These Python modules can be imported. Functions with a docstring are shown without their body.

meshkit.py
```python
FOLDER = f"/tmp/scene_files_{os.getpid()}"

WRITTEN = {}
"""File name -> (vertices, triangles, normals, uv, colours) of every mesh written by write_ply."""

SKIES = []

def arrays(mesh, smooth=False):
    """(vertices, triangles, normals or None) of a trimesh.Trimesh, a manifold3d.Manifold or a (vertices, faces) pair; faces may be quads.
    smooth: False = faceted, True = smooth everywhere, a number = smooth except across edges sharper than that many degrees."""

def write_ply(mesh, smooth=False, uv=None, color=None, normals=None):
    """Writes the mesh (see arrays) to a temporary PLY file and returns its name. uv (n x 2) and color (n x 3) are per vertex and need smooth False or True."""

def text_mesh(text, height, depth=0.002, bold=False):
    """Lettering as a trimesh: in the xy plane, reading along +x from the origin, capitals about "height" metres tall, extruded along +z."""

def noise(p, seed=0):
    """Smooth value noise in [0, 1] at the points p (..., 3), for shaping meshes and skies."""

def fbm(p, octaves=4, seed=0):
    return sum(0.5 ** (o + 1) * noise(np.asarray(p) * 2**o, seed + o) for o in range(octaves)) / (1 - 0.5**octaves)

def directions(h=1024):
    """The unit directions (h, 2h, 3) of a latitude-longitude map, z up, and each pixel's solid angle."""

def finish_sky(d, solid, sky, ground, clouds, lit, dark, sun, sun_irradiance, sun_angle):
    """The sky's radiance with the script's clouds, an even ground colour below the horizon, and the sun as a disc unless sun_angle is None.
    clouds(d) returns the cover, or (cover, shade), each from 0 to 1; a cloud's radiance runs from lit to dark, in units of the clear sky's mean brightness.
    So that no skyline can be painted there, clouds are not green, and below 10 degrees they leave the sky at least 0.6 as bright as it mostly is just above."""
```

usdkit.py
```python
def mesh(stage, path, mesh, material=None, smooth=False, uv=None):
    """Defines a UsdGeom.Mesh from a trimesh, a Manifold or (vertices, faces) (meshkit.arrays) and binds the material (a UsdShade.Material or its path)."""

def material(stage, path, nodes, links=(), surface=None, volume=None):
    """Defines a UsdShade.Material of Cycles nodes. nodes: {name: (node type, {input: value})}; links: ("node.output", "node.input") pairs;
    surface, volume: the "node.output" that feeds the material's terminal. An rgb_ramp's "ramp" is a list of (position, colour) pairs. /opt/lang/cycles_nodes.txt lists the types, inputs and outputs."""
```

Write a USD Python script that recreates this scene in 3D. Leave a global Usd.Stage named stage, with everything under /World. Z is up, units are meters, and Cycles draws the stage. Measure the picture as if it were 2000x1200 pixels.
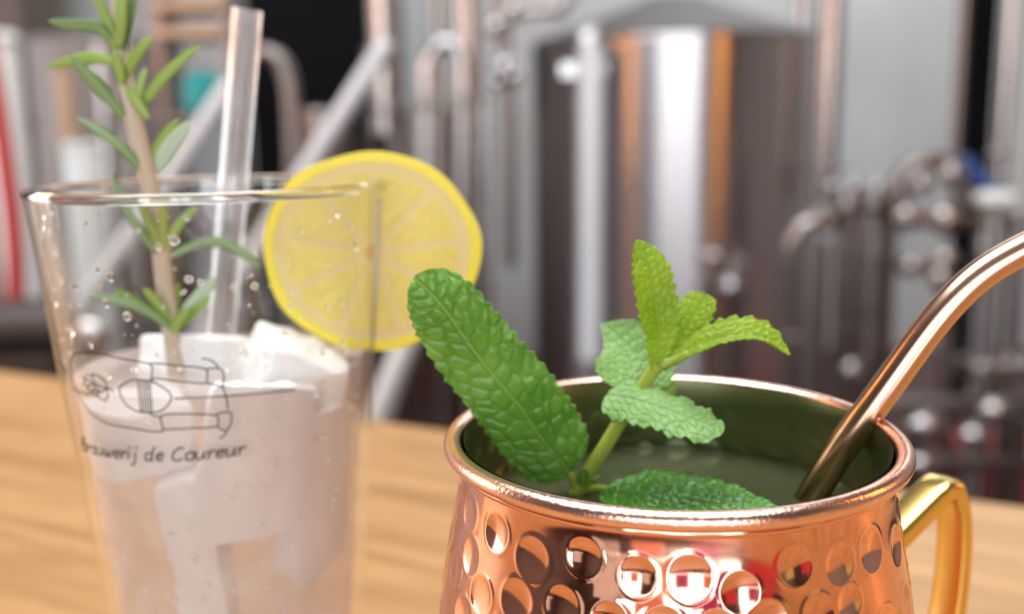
import math, random
import numpy as np, trimesh, manifold3d, shapely
import shapely.geometry as sg
import usdkit, meshkit
from scipy.spatial import cKDTree
from pxr import Usd, UsdGeom, UsdLux, UsdShade, Gf, Sdf, Vt

random.seed(7); rng = np.random.default_rng(7)
stage = Usd.Stage.CreateInMemory()
UsdGeom.Xform.Define(stage, '/World')
# ---------------------------------------------------------------- camera
F, PITCH, ROLL, CZ = 1950.6, 0.178985, -0.017092, 1.22
cp, sp, cr, sr = math.cos(PITCH), math.sin(PITCH), math.cos(ROLL), math.sin(ROLL)
EYE = np.array([0, 0, CZ]); RT = np.array([1.0, 0, 0]); UP = np.array([0, sp, cp]); FW = np.array([0, cp, -sp])
R2, U2 = cr * RT + sr * UP, cr * UP - sr * RT
cam = UsdGeom.Camera.Define(stage, '/World/Camera')
cam.CreateHorizontalApertureAttr(36.0); cam.CreateVerticalApertureAttr(21.6)
cam.CreateFocalLengthAttr(36.0 * F / 2000); cam.CreateClippingRangeAttr(Gf.Vec2f(0.01, 100))
cam.CreateFStopAttr(9.0); cam.CreateFocusDistanceAttr(0.172); cam.CreateExposureAttr(0.0)
M = Gf.Matrix4d(*R2, 0, *U2, 0, *(-FW), 0, *EYE, 1)
cam.AddTransformOp().Set(M)
# ---------------------------------------------------------------- daylight through the windows, plus an added light over the far wall
def rect_light(name, pos, rot, w, h, inten, col):
    l = UsdLux.RectLight.Define(stage, '/World/' + name)
    l.CreateWidthAttr(w); l.CreateHeightAttr(h); l.CreateIntensityAttr(inten); l.CreateColorAttr(Gf.Vec3f(*col)); l.CreateNormalizeAttr(False)
    x = UsdGeom.Xformable(l); x.AddTranslateOp().Set(Gf.Vec3d(*pos)); x.AddRotateXYZOp().Set(Gf.Vec3f(*rot))
DAY = (0.93, 0.97, 1.0)
WIN_BACK = [(-.25, 3.7)]        # windows in the wall behind the viewer: centre x, width
WIN_LEFT = [(1.85, 2.1)]                       # windows in the left wall: centre y, width
WZ0, WZ1 = 0.35, 3.0
for i, (x, w) in enumerate(WIN_BACK):
    rect_light(f'daylight_back_{i}', (x, -3.45, (WZ0 + WZ1) / 2), (90, 0, 0), w, WZ1 - WZ0, 6.0, DAY)
for i, (y, w) in enumerate(WIN_LEFT):
    rect_light(f'daylight_left_{i}', (-4.35, y, (WZ0 + WZ1) / 2), (90, 0, -90), w, WZ1 - WZ0, 6.0, DAY)
ROOF = [(-2.0, 1.2, -.5, 1.7), (0.4, 4.2, 4.55, 5.25)]        # roof lights (the second is added to brighten the far wall): x0, x1, y0, y1
for i, (x0, x1, y0, y1) in enumerate(ROOF): rect_light(f'roof_and_added_light_{i}', ((x0 + x1) / 2, (y0 + y1) / 2, 3.95), (0, 0, 0), x1 - x0, y1 - y0, (8.0, 14.5)[i], DAY)
dome = UsdLux.DomeLight.Define(stage, '/World/sky'); dome.CreateIntensityAttr(0.15); dome.CreateColorAttr(Gf.Vec3f(0.8, 0.9, 1.0))

# ---------------------------------------------------------------- helpers
used = {}
def numbered(path):
    n = used.get(path, 0); used[path] = n + 1
    return path if n == 0 else f'{path}_{n:03d}'
def setdata(p, label=None, cat=None, group=None, kind=None):
    for k, v in (('label', label), ('category', cat), ('group', group), ('kind', kind)):
        if v: p.SetCustomDataByKey(k, v)
class T:
    def __init__(s, path, loc): s.path, s.loc = path, np.asarray(loc, float)
def thing(name, label, cat, loc, group=None, kind=None):
    path = numbered('/World/' + name)
    x = UsdGeom.Xform.Define(stage, path); x.AddTranslateOp().Set(Gf.Vec3d(*map(float, loc)))
    setdata(x.GetPrim(), label, cat, group, kind)
    return T(path, loc)
def vf(m):
    if hasattr(m, 'to_mesh'):
        q = m.to_mesh(); return np.array(q.vert_properties[:, :3], float), np.array(q.tri_verts)
    if isinstance(m, tuple):
        f = np.asarray(m[1], int)
        if f.shape[1] == 4: f = np.vstack([f[:, [0, 1, 2]], f[:, [0, 2, 3]]])
        return np.asarray(m[0], float), f
    return np.array(m.vertices, float), np.array(m.faces)
def part(t, name, m, mat, smooth=35, label=None, kind=None, attr=None):
    v, f = vf(m); path = numbered(t.path + '/' + name)
    g = usdkit.mesh(stage, path, (v - t.loc, f), '/World/Looks/' + mat, smooth=smooth)
    if attr is not None: UsdGeom.PrimvarsAPI(g).CreatePrimvar('vein', Sdf.ValueTypeNames.FloatArray, 'vertex').Set(Vt.FloatArray.FromNumpy(attr.astype(np.float32)))
    setdata(g.GetPrim(), label, None, None, kind)
    return T(path, t.loc)
def single(name, m, mat, label=None, cat=None, group=None, kind=None, smooth=35):
    v, f = vf(m); path = numbered('/World/' + name)
    base = np.array([v[:, 0].mean(), v[:, 1].mean(), v[:, 2].min()]).round(4)
    g = usdkit.mesh(stage, path, (v - base, f), '/World/Looks/' + mat, smooth=smooth)
    g.AddTranslateOp().Set(Gf.Vec3d(*map(float, base)))
    setdata(g.GetPrim(), label, cat, group, kind)
    return T(path, base)
def ray(px, py):
    x, y = px - 1000.0, py - 600.0
    x, y = cr * x + sr * y, -sr * x + cr * y
    return FW + RT * x / F - UP * y / F
def at(px, py, Y):
    d = ray(px, py); return EYE + d * (Y / d[1])
def atz(px, py, z):
    d = ray(px, py); return EYE + d * ((z - CZ) / d[2])
def cat(*ms):
    vs, fs, n = [], [], 0
    for m in ms:
        v, f = vf(m); vs.append(v); fs.append(f + n); n += len(v)
    return np.vstack(vs), np.vstack(fs)
def spline(pts, n):
    p = np.asarray(pts, float); k = len(p)
    if k == 2: return p[0] + (p[1] - p[0]) * np.linspace(0, 1, n)[:, None]
    from scipy.interpolate import PchipInterpolator, CubicSpline
    s = np.r_[0, np.cumsum(np.linalg.norm(np.diff(p[:, :3], axis=0), axis=1) ** 0.5)]
    return CubicSpline(s, p, bc_type='natural')(np.linspace(0, s[-1], n))
def tube(pts, r, sides=16, caps=True, hollow=None):
    p = np.asarray(pts, float); n = len(p); r = np.broadcast_to(np.asarray(r, float), (n,))
    t = np.gradient(p, axis=0); t /= np.linalg.norm(t, axis=1, keepdims=True)
    a = np.zeros_like(p); s0 = np.array([0, 0, 1.0]) if abs(t[0, 2]) < .9 else np.array([1.0, 0, 0])
    a[0] = np.cross(t[0], s0); a[0] /= np.linalg.norm(a[0])
    for i in range(1, n):
        q = a[i - 1] - t[i] * (a[i - 1] @ t[i]); a[i] = q / np.linalg.norm(q)
    b = np.cross(t, a); g = np.arange(sides) * 2 * np.pi / sides
    ring = lambda rr: p[:, None] + rr[:, None, None] * (np.cos(g)[None, :, None] * a[:, None] + np.sin(g)[None, :, None] * b[:, None])
    i, j = np.meshgrid(np.arange(n - 1), np.arange(sides), indexing='ij'); k = (j + 1) % sides
    quad = np.stack([i * sides + j, i * sides + k, (i + 1) * sides + k, (i + 1) * sides + j], -1).reshape(-1, 4)
    v = ring(r).reshape(-1, 3); f = np.vstack([quad[:, [0, 1, 2]], quad[:, [0, 2, 3]]])
    jj = np.arange(sides); kk = (jj + 1) % sides; L = (n - 1) * sides
    if hollow:
        m = n * sides; v = np.vstack([v, ring(r - hollow).reshape(-1, 3)]); f = np.vstack([f, f[:, ::-1] + m])
        e0 = np.stack([jj, kk, kk + m, jj + m], -1); e1 = np.stack([jj + L, jj + L + m, kk + L + m, kk + L], -1)
        e = np.vstack([e0[:, ::-1], e1[:, ::-1]]); f = np.vstack([f, e[:, [0, 1, 2]], e[:, [0, 2, 3]]])
    elif caps:
        c = len(v); v = np.vstack([v, p[:1], p[-1:]])
        f = np.vstack([f, np.stack([kk, jj, np.full(sides, c)], -1), np.stack([jj + L, kk + L, np.full(sides, c + 1)], -1)])
    return v, f
def lathe(prof, n=48, c=(0, 0, 0), close=False):
    """profile of (r, z) from bottom to top on the outside; r = 0 ends the surface on the axis"""
    p = np.asarray(prof, float); m = len(p); g = np.arange(n) * 2 * np.pi / n
    v = np.stack([p[:, 0][:, None] * np.cos(g), p[:, 0][:, None] * np.sin(g), np.broadcast_to(p[:, 1][:, None], (m, n))], -1).reshape(-1, 3)
    rows = np.arange(m if close else m - 1); i, j = np.meshgrid(rows, np.arange(n), indexing='ij'); k = (j + 1) % n; i2 = (i + 1) % m
    q = np.stack([i * n + j, i * n + k, i2 * n + k, i2 * n + j], -1).reshape(-1, 4)
    f = np.vstack([q[:, [0, 1, 2]], q[:, [0, 2, 3]]])
    tm = trimesh.Trimesh(v + np.asarray(c), f, process=False)
    tm.merge_vertices(); tm.update_faces(tm.nondegenerate_faces()); tm.remove_unreferenced_vertices()
    return np.array(tm.vertices), np.array(tm.faces)
def orient(m, axis, pos):
    """turns a +z lathe onto an axis"""
    v, f = vf(m); z = np.asarray(axis, float); z = z / np.linalg.norm(z)
    x = np.cross([0, 0, 1.0], z) if abs(z[2]) < .99 else np.array([1.0, 0, 0]); x /= np.linalg.norm(x); y = np.cross(z, x)
    return v[:, :1] * x + v[:, 1:2] * y + v[:, 2:] * z + np.asarray(pos), f
def box(c, s, r=0.0, rotz=0.0):
    c, s = np.asarray(c, float), np.asarray(s, float)
    if r > 0:
        q = manifold3d.Manifold.batch_hull([manifold3d.Manifold.sphere(r, 12).translate([sx * (s[0] / 2 - r), sy * (s[1] / 2 - r), sz * (s[2] / 2 - r)]) for sx in (-1, 1) for sy in (-1, 1) for sz in (-1, 1)])
        v, f = vf(q)
    else:
        b = trimesh.creation.box(s); v, f = np.array(b.vertices), np.array(b.faces)
    if rotz: v = v @ np.array([[math.cos(rotz), math.sin(rotz), 0], [-math.sin(rotz), math.cos(rotz), 0], [0, 0, 1]])
    return v + c, f
def ball(c, r, sub=2, scale=(1, 1, 1)):
    m = trimesh.creation.icosphere(sub, 1.0); return np.array(m.vertices) * r * np.asarray(scale) + np.asarray(c), np.array(m.faces)

# ---------------------------------------------------------------- materials
def mat(name, nodes, links=(), surface='p.BSDF', **k): usdkit.material(stage, '/World/Looks/' + name, nodes, links, surface=surface, **k)
UsdGeom.Scope.Define(stage, '/World/Looks')
def plain(name, col, rough=.5, metal=0.0, **k): mat(name, {'p': ('principled_bsdf', {'base_color': col, 'roughness': rough, 'metallic': metal, **k})})
def steel(name, col, rough, scale=6.0, amount=.12):
    mat(name, {'g': ('geometry', {}), 'm': ('mapping', {'scale': (scale, scale, scale * 8)}), 'n': ('noise_texture', {'scale': 1.0, 'detail': 4.0}),
               'r': ('map_range', {'to_min': rough - amount / 2, 'to_max': rough + amount / 2}), 'p': ('principled_bsdf', {'base_color': col, 'metallic': 1.0})},
        [('g.position', 'm.vector'), ('m.vector', 'n.vector'), ('n.fac', 'r.value'), ('r.result', 'p.roughness')])
steel('pipe_steel', (.385, .335, .318), .27)
steel('dull_steel', (.26, .222, .21), .38)
plain('cone_steel', (.12, .112, .108), .6, specular_ior_level=.25)
steel('bright_steel', (.54, .52, .525), .28)
mat('tank_steel', {'t': ('tangent', {'direction_type': 'radial', 'axis': 'z'}), 'g': ('geometry', {}), 'm': ('mapping', {'scale': (3, 3, 120)}), 'n': ('noise_texture', {'scale': 1.0, 'detail': 3.0}),
                   'r': ('map_range', {'to_min': .27, 'to_max': .33}), 'p': ('principled_bsdf', {'base_color': (.56, .52, .53), 'metallic': 1.0, 'anisotropic': .92, 'anisotropic_rotation': .25})},
    [('g.position', 'm.vector'), ('m.vector', 'n.vector'), ('n.fac', 'r.value'), ('r.result', 'p.roughness'), ('t.tangent', 'p.tangent')])
# oak: long fibres along the counter's edge
E0, E1 = atz(0, 722, CZ - .155), atz(2000, 985, CZ - .155)
EDGE = (E1 - E0) / np.linalg.norm(E1 - E0); EANG = math.atan2(EDGE[1], EDGE[0])
mat('oak', {'g': ('geometry', {}), 'r': ('vector_rotate', {'rotate_type': 'z_axis', 'angle': -EANG + .02}),
            'm1': ('mapping', {'scale': (5, 75, 40)}), 'n1': ('noise_texture', {'scale': 1.0, 'detail': 5.0, 'roughness': .6, 'distortion': .6}),
            'm2': ('mapping', {'scale': (22, 420, 90)}), 'n2': ('noise_texture', {'scale': 1.0, 'detail': 4.0}),
            'c1': ('rgb_ramp', {'ramp': [(.25, (.23, .11, .038)), (.42, (.36, .195, .075)), (.60, (.44, .25, .103)), (.8, (.50, .30, .137))]}),
            'c2': ('rgb_ramp', {'ramp': [(.3, (.76, .72, .66)), (.55, (1, 1, 1))]}), 'x': ('mix_color', {'blend_type': 'multiply', 'fac': .8}),
            'b': ('bump', {'strength': .25, 'distance': .0004}), 'p': ('principled_bsdf', {'roughness': .42, 'specular_ior_level': .45})},
    [('g.position', 'r.vector'), ('r.vector', 'm1.vector'), ('r.vector', 'm2.vector'), ('m1.vector', 'n1.vector'), ('m2.vector', 'n2.vector'), ('n1.fac', 'c1.fac'), ('n2.fac', 'c2.fac'),
     ('c1.color', 'x.a'), ('c2.color', 'x.b'), ('x.result', 'p.base_color'), ('n2.fac', 'b.height'), ('b.normal', 'p.normal')])
def clear(name, ior, thin):
    mat(name, {'p': ('principled_bsdf', {'base_color': (1, 1, 1), 'roughness': 0.0, 'transmission_weight': 1.0, 'ior': ior}), 't': ('transparent_bsdf', {}), 'm': ('mix_closure', {'fac': thin})}, [('p.BSDF', 'm.closure1'), ('t.BSDF', 'm.closure2')], surface='m.closure')
clear('clear_glass', 1.48, 0.0)
clear('straw_glass', 1.46, .4)
mat('wall_glass', {'f': ('layer_weight', {'blend': .5}), 'q': ('math', {'math_type': 'power', 'value2': 4.0}), 'k': ('math', {'math_type': 'multiply_add', 'value2': .75, 'value3': .03}), 't': ('transparent_bsdf', {'color': (.985, .985, .98)}), 'g': ('glossy_bsdf', {'color': (1, 1, 1), 'roughness': .0}), 'm': ('mix_closure', {})},
    [('f.facing', 'q.value1'), ('q.value', 'k.value1'), ('k.value', 'm.fac'), ('t.BSDF', 'm.closure1'), ('g.BSDF', 'm.closure2')], surface='m.closure')
plain('bubble', (.88, .87, .85), .1, transmission_weight=.5, ior=1.2)
plain('water', (1, 1, 1), 0.0, transmission_weight=1.0, ior=1.33)
mat('ink', {'p': ('principled_bsdf', {'base_color': (.02, .02, .025), 'roughness': .6})})
mat('cloudy_drink', {'g': ('geometry', {}), 'n': ('noise_texture', {'scale': 38.0, 'detail': 2.0, 'distortion': .8}), 'c': ('rgb_ramp', {'ramp': [(.35, (.68, .59, .58)), (.65, (.84, .79, .79))]}),
                     'f': ('map_range', {'from_min': .3, 'from_max': .7, 'to_min': .28, 'to_max': .52, 'clamp': True}),
                     'd': ('diffuse_bsdf', {}), 't': ('translucent_bsdf', {}), 'm1': ('mix_closure', {'fac': .4}), 'w': ('transparent_bsdf', {'color': (.96, .92, .90)}), 'm2': ('mix_closure', {})},
    [('g.position', 'n.vector'), ('n.fac', 'c.fac'), ('n.fac', 'f.value'), ('c.color', 'd.color'), ('c.color', 't.color'), ('d.BSDF', 'm1.closure1'), ('t.BSDF', 'm1.closure2'), ('w.BSDF', 'm2.closure1'), ('m1.closure', 'm2.closure2'), ('f.result', 'm2.fac')], surface='m2.closure')
mat('ice', {'n': ('noise_texture', {'scale': 260.0, 'detail': 3.0}), 'g': ('geometry', {}), 'b': ('bump', {'strength': .5, 'distance': .0006}), 'd': ('diffuse_bsdf', {'color': (.93, .95, .96)}), 'p': ('principled_bsdf', {'base_color': (1, 1, 1), 'transmission_weight': 1.0, 'roughness': .12, 'ior': 1.31}), 'm': ('mix_closure', {'fac': .78})},
    [('g.position', 'n.vector'), ('n.fac', 'b.height'), ('b.normal', 'p.normal'), ('p.BSDF', 'm.closure1'), ('d.BSDF', 'm.closure2')], surface='m.closure')
def soft(name, col, rough, trans, tcol=None, bump=None, **k):
    """skin that lets some light through: leaves, citrus"""
    nodes = {'p': ('principled_bsdf', {'base_color': col, 'roughness': rough, **k}), 't': ('translucent_bsdf', {'color': tcol or col}), 'm': ('mix_closure', {'fac': trans})}
    links = [('p.BSDF', 'm.closure1'), ('t.BSDF', 'm.closure2')]
    if bump:
        nodes |= {'g': ('geometry', {}), 'n': ('noise_texture', {'scale': bump[0], 'detail': 3.0}), 'b': ('bump', {'strength': bump[1], 'distance': bump[2]})}
        links += [('g.position', 'n.vector'), ('n.fac', 'b.height'), ('b.normal', 'p.normal')]
    mat(name, nodes, links, surface='m.closure')
soft('lemon_rind', (.95, .80, .06), .38, .15, bump=(700, .25, .0006))
soft('lemon_pith', (.93, .79, .36), .5, .3, (.95, .8, .3))
soft('lemon_flesh', (.92, .79, .22), .25, .35, (.98, .84, .2), bump=(420, .35, .0008))
soft('lemon_core', (.86, .52, .13), .4, .3)
def leaf_mat(name, lo, hi, vein, tcol, trans, rough=.38):
    mat(name, {'a': ('attribute', {'attribute': 'vein'}), 'g': ('geometry', {}), 'n': ('noise_texture', {'scale': 120.0, 'detail': 4.0}), 'c': ('rgb_ramp', {'ramp': [(.3, lo), (.7, hi)]}),
               'x': ('mix_color', {'b': vein}), 'n2': ('noise_texture', {'scale': 2600.0, 'detail': 2.0}), 'b': ('bump', {'strength': .12, 'distance': .0003}),
               'p': ('principled_bsdf', {'roughness': rough, 'specular_ior_level': .5}), 't': ('translucent_bsdf', {'color': tcol}), 'm': ('mix_closure', {'fac': trans})},
        [('g.position', 'n.vector'), ('g.position', 'n2.vector'), ('n.fac', 'c.fac'), ('c.color', 'x.a'), ('a.fac', 'x.fac'), ('x.result', 'p.base_color'), ('n2.fac', 'b.height'), ('b.normal', 'p.normal'), ('p.BSDF', 'm.closure1'), ('t.BSDF', 'm.closure2')], surface='m.closure')
leaf_mat('mint_green', (.105, .27, .028), (.22, .43, .065), (.36, .52, .12), (.28, .58, .04), .25, .33)
leaf_mat('mint_young', (.24, .37, .012), (.42, .55, .03), (.50, .60, .14), (.48, .70, .02), .5)
leaf_mat('mint_wet', (.05, .20, .014), (.11, .31, .03), (.22, .42, .08), (.2, .5, .03), .2, .12)
leaf_mat('mint_pale', (.18, .345, .085), (.28, .46, .14), (.42, .56, .30), (.25, .5, .06), .22, .45)
leaf_mat('rosemary_green', (.085, .17, .012), (.21, .32, .025), (.40, .52, .14), (.35, .6, .04), .25, .4)
leaf_mat('rosemary_dark', (.045, .14, .035), (.12, .27, .07), (.3, .42, .2), (.2, .4, .05), .2, .35)
leaf_mat('rosemary_pale', (.36, .46, .30), (.46, .56, .40), (.5, .6, .45), (.4, .55, .2), .25, .5)
soft('mint_stem', (.36, .44, .06), .4, .2, (.5, .6, .05))
plain('rosemary_stem', (.50, .41, .31), .6)
# copper
mat('copper', {'g': ('geometry', {}), 'n': ('noise_texture', {'scale': 60.0, 'detail': 5.0}), 'r': ('map_range', {'from_min': .35, 'from_max': .75, 'to_min': .05, 'to_max': .16, 'clamp': True}), 'p': ('principled_bsdf', {'base_color': (.89, .46, .33), 'metallic': 1.0})},
    [('g.position', 'n.vector'), ('n.fac', 'r.value'), ('r.result', 'p.roughness')])
mat('copper_rim', {'g': ('geometry', {}), 'v': ('voronoi_texture', {'scale': 1500.0}), 'b': ('bump', {'strength': .12, 'distance': .0004, 'invert': True}), 'p': ('principled_bsdf', {'base_color': (.93, .56, .43), 'metallic': 1.0, 'roughness': .24})},
    [('g.position', 'v.vector'), ('v.distance', 'b.height'), ('b.normal', 'p.normal')])
plain('straw_copper', (.66, .42, .30), .22, 1.0)
plain('mug_lining', (.36, .38, .22), .30, 1.0)  # green reflected from mint and drink is put into the base colour
plain('brass', (.88, .62, .20), .22, 1.0)
mat('green_drink', {'p': ('principled_bsdf', {'base_color': (.075, .085, .04), 'roughness': .03, 'ior': 1.33}), 'w': ('principled_bsdf', {'base_color': (.5, .55, .3), 'transmission_weight': 1.0, 'roughness': .02, 'ior': 1.33}), 'm': ('mix_closure', {'fac': .35})}, [('p.BSDF', 'm.closure1'), ('w.BSDF', 'm.closure2')], surface='m.closure')
# building
mat('painted_wall', {'g': ('geometry', {}), 'n': ('noise_texture', {'scale': 2.0, 'detail': 4.0}), 'c': ('rgb_ramp', {'ramp': [(.3, (.68, .71, .72)), (.7, (.76, .79, .80))]}), 'p': ('principled_bsdf', {'roughness': .5})}, [('g.position', 'n.vector'), ('n.fac', 'c.fac'), ('c.color', 'p.base_color')])
plain('dark_wall', (.17, .13, .12), .6)
plain('grey_wall', (.34, .315, .29), .6)
plain('ceiling_paint', (.16, .14, .13), .7)
mat('red_floor', {'g': ('geometry', {}), 'n': ('noise_texture', {'scale': 9.0, 'detail': 5.0}), 'c': ('rgb_ramp', {'ramp': [(.3, (.035, .012, .010)), (.7, (.085, .026, .020))]}), 'p': ('principled_bsdf', {'roughness': .35})}, [('g.position', 'n.vector'), ('n.fac', 'c.fac'), ('c.color', 'p.base_color')])
plain('black_metal', (.006, .006, .008), .8, specular_ior_level=.12)
plain('frame_dark', (.05, .035, .03), .45)
plain('white_plastic', (.74, .76, .74), .35)
plain('locker_brown', (.16, .12, .10), .6)
plain('taupe_paint', (.25, .215, .205), .5)
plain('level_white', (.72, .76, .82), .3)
plain('rail_grey', (.58, .60, .63), .4)
plain('red_plastic', (.42, .03, .035), .4)
plain('teal_plastic', (.01, .27, .27), .4)
plain('blue_plastic', (.05, .10, .32), .4)
plain('tan_wood', (.45, .30, .20), .5)
plain('magenta_fabric', (.45, .03, .17), .8)
plain('red_fabric', (.55, .04, .05), .8)
plain('olive_fabric', (.55, .52, .18), .7)
plain('salmon_fabric', (.75, .32, .20), .7)
def lamp(name, col, s): mat(name, {'e': ('emission', {'color': col, 'strength': s})}, surface='e.emission')
lamp('warm_lamp', (1.0, .40, .10), 28.0)

# ================================================================ the setting
XL, XR, YB, YF, ZC = -4.2, 4.4, -3.3, 5.3, 3.7
single('floor', box(((XL + XR) / 2, (YB + YF) / 2, -.05), (XR - XL + .4, YF - YB + .4, .1)), 'red_floor', 'dark red brown floor of the brewery hall', kind='structure')
single('wall_far', box(((XL + XR) / 2, YF + .1, ZC / 2), (XR - XL + .4, .2, ZC)), 'painted_wall', 'pale grey painted wall behind the steel tanks', kind='structure')
def pierced(c0, c1, z0, z1, holes, fixed, axis, thick, hz):
    """a wall along x (axis 0) or y (axis 1) with window holes"""
    out, edge = [], c0
    def b(a0, a1, b0, b1):
        if a1 - a0 < 1e-4: return
        c = [(a0 + a1) / 2, fixed, (b0 + b1) / 2]; s = [a1 - a0, thick, b1 - b0]
        if axis: c[0], c[1] = c[1], c[0]; s[0], s[1] = s[1], s[0]
        out.append(box(c, s))
    for h, w in sorted(holes):
        b(edge, h - w / 2, z0, z1); b(h - w / 2, h + w / 2, z0, hz[0]); b(h - w / 2, h + w / 2, hz[1], z1); edge = h + w / 2
    b(edge, c1, z0, z1)
    return cat(*out)
single('wall_back', pierced(XL, XR, 0, ZC, WIN_BACK, YB - .08, 0, .16, (WZ0, WZ1)), 'dark_wall', 'dark wall with tall windows', kind='structure')
single('wall_left', pierced(YB - .16, YF, 0, ZC, WIN_LEFT, XL - .08, 1, .16, (WZ0, WZ1)), 'dark_wall', 'dark side wall with windows', kind='structure')
single('wall_right', box((XR + .08, (YB + YF) / 2, ZC / 2), (.16, YF - YB + .2, ZC)), 'grey_wall', 'grey brown side wall', kind='structure')
_c = sg.box(XL, YB, XR, YF)
for x0, x1, y0, y1 in ROOF: _c = _c.difference(sg.box(x0, y0, x1, y1))
_m = trimesh.creation.extrude_polygon(_c, .1, engine='earcut'); _m.apply_translation([0, 0, ZC])
single('ceiling', _m, 'ceiling_paint', 'dark ceiling with a roof light and an added one over the far wall', kind='structure')
def window(cx, w, fixed, axis):
    t = thing('window', None, None, (cx, fixed, WZ0) if not axis else (fixed, cx, WZ0), kind='structure')
    def bar(a, z, sa, sz):
        c = [a, fixed, z]; s = [sa, .06, sz]
        if axis: c[0], c[1] = c[1], c[0]; s[0], s[1] = s[1], s[0]
        part(t, 'frame_bar', box(c, s), 'frame_dark')
    zm = (WZ0 + WZ1) / 2
    for k in range(3): bar(cx - w / 2 + .03 + k * (w - .06) / 2, zm, .06, WZ1 - WZ0)
    for z in (WZ0 + .03, zm + .4, WZ1 - .03): bar(cx, z, w, .06)
for x, w in WIN_BACK: window(x, w, YB - .08, 0)
for y, w in WIN_LEFT: window(y, w, XL - .08, 1)

# ================================================================ the counter
ZT = CZ - .155
NRM = np.array([-EDGE[1], EDGE[0], 0])
def counter():
    a, b = E0 - EDGE * 1.1, E1 + EDGE * .9
    c = (a + b) / 2 - NRM * .265; c[2] = ZT - .022
    return c, np.linalg.norm(b - a)
cc, cl = counter()
t = thing('counter', 'oiled oak counter top carrying the two drinks', 'counter', (cc[0], cc[1], 0))
part(t, 'worktop', box(cc, (cl, .53, .044), .004, EANG), 'oak')
pc = cc.copy(); pc[2] = (ZT - .044) / 2
part(t, 'base_panel', box(pc - NRM * .0, (cl - .3, .34, ZT - .044), 0, EANG), 'frame_dark')

# ================================================================ copper mug
MC = np.array([.03033, .18515]); MZ = CZ - .0595        # rim centre
HOUT = np.array([-.0010, .003, .006, .013, .024, .036, .048, .060, .072, .082, .090, .0945, .0955])
ROUT = np.array([.0412, .0408, .0410, .0421, .0442, .0457, .0461, .0452, .0435, .0412, .0386, .0362, .034])
from scipy.interpolate import PchipInterpolator
RP = PchipInterpolator(HOUT, ROUT)
FRONT = [(970, 1040), (1040, 1093), (1140, 1087), (1245, 1127), (1348, 1131), (1446, 1158), (1553, 1106), (1640, 1102), (1702, 1074), (1750, 1066), (1097, 1183), (938, 1163), (1190, 1215), (1297, 1228), (1400, 1235), (1500, 1215), (1600, 1200), (1010, 1175), (890, 1110), (905, 1205)]
def on_mug(px, py):
    d = ray(px, py); o = EYE
    for s in np.linspace(.10, .24, 1400):
        q = o + d * s; h = MZ - q[2]
        if 0 < h < .0955 and np.hypot(*(q[:2] - MC)) <= RP(h): return math.atan2(q[1] - MC[1], q[0] - MC[0]), h
    return None
dim = []
for px, py in FRONT:
    q = on_mug(px, min(py, 1198.0))
    if q: dim.append((q[0], q[1] + (py - min(py, 1198.0)) / 13000, rng.uniform(.0029, .0035), rng.uniform(.00036, .00052)))
for row in range(10):
    h = .0085 + row * .0082
    for k in range(34):
        a = 2 * np.pi * (k + .5 * (row % 2)) / 34 + rng.normal(0, .018); hh = h + rng.normal(0, .0007)
        a = (a + np.pi) % (2 * np.pi) - np.pi
        if all(np.hypot(.043 * ((a - d[0] + np.pi) % (2 * np.pi) - np.pi), hh - d[1]) > .0066 for d in dim): dim.append((a, hh, rng.uniform(.0026, .0034), rng.uniform(.0003, .0005)))
dim = np.array(dim)
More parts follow.
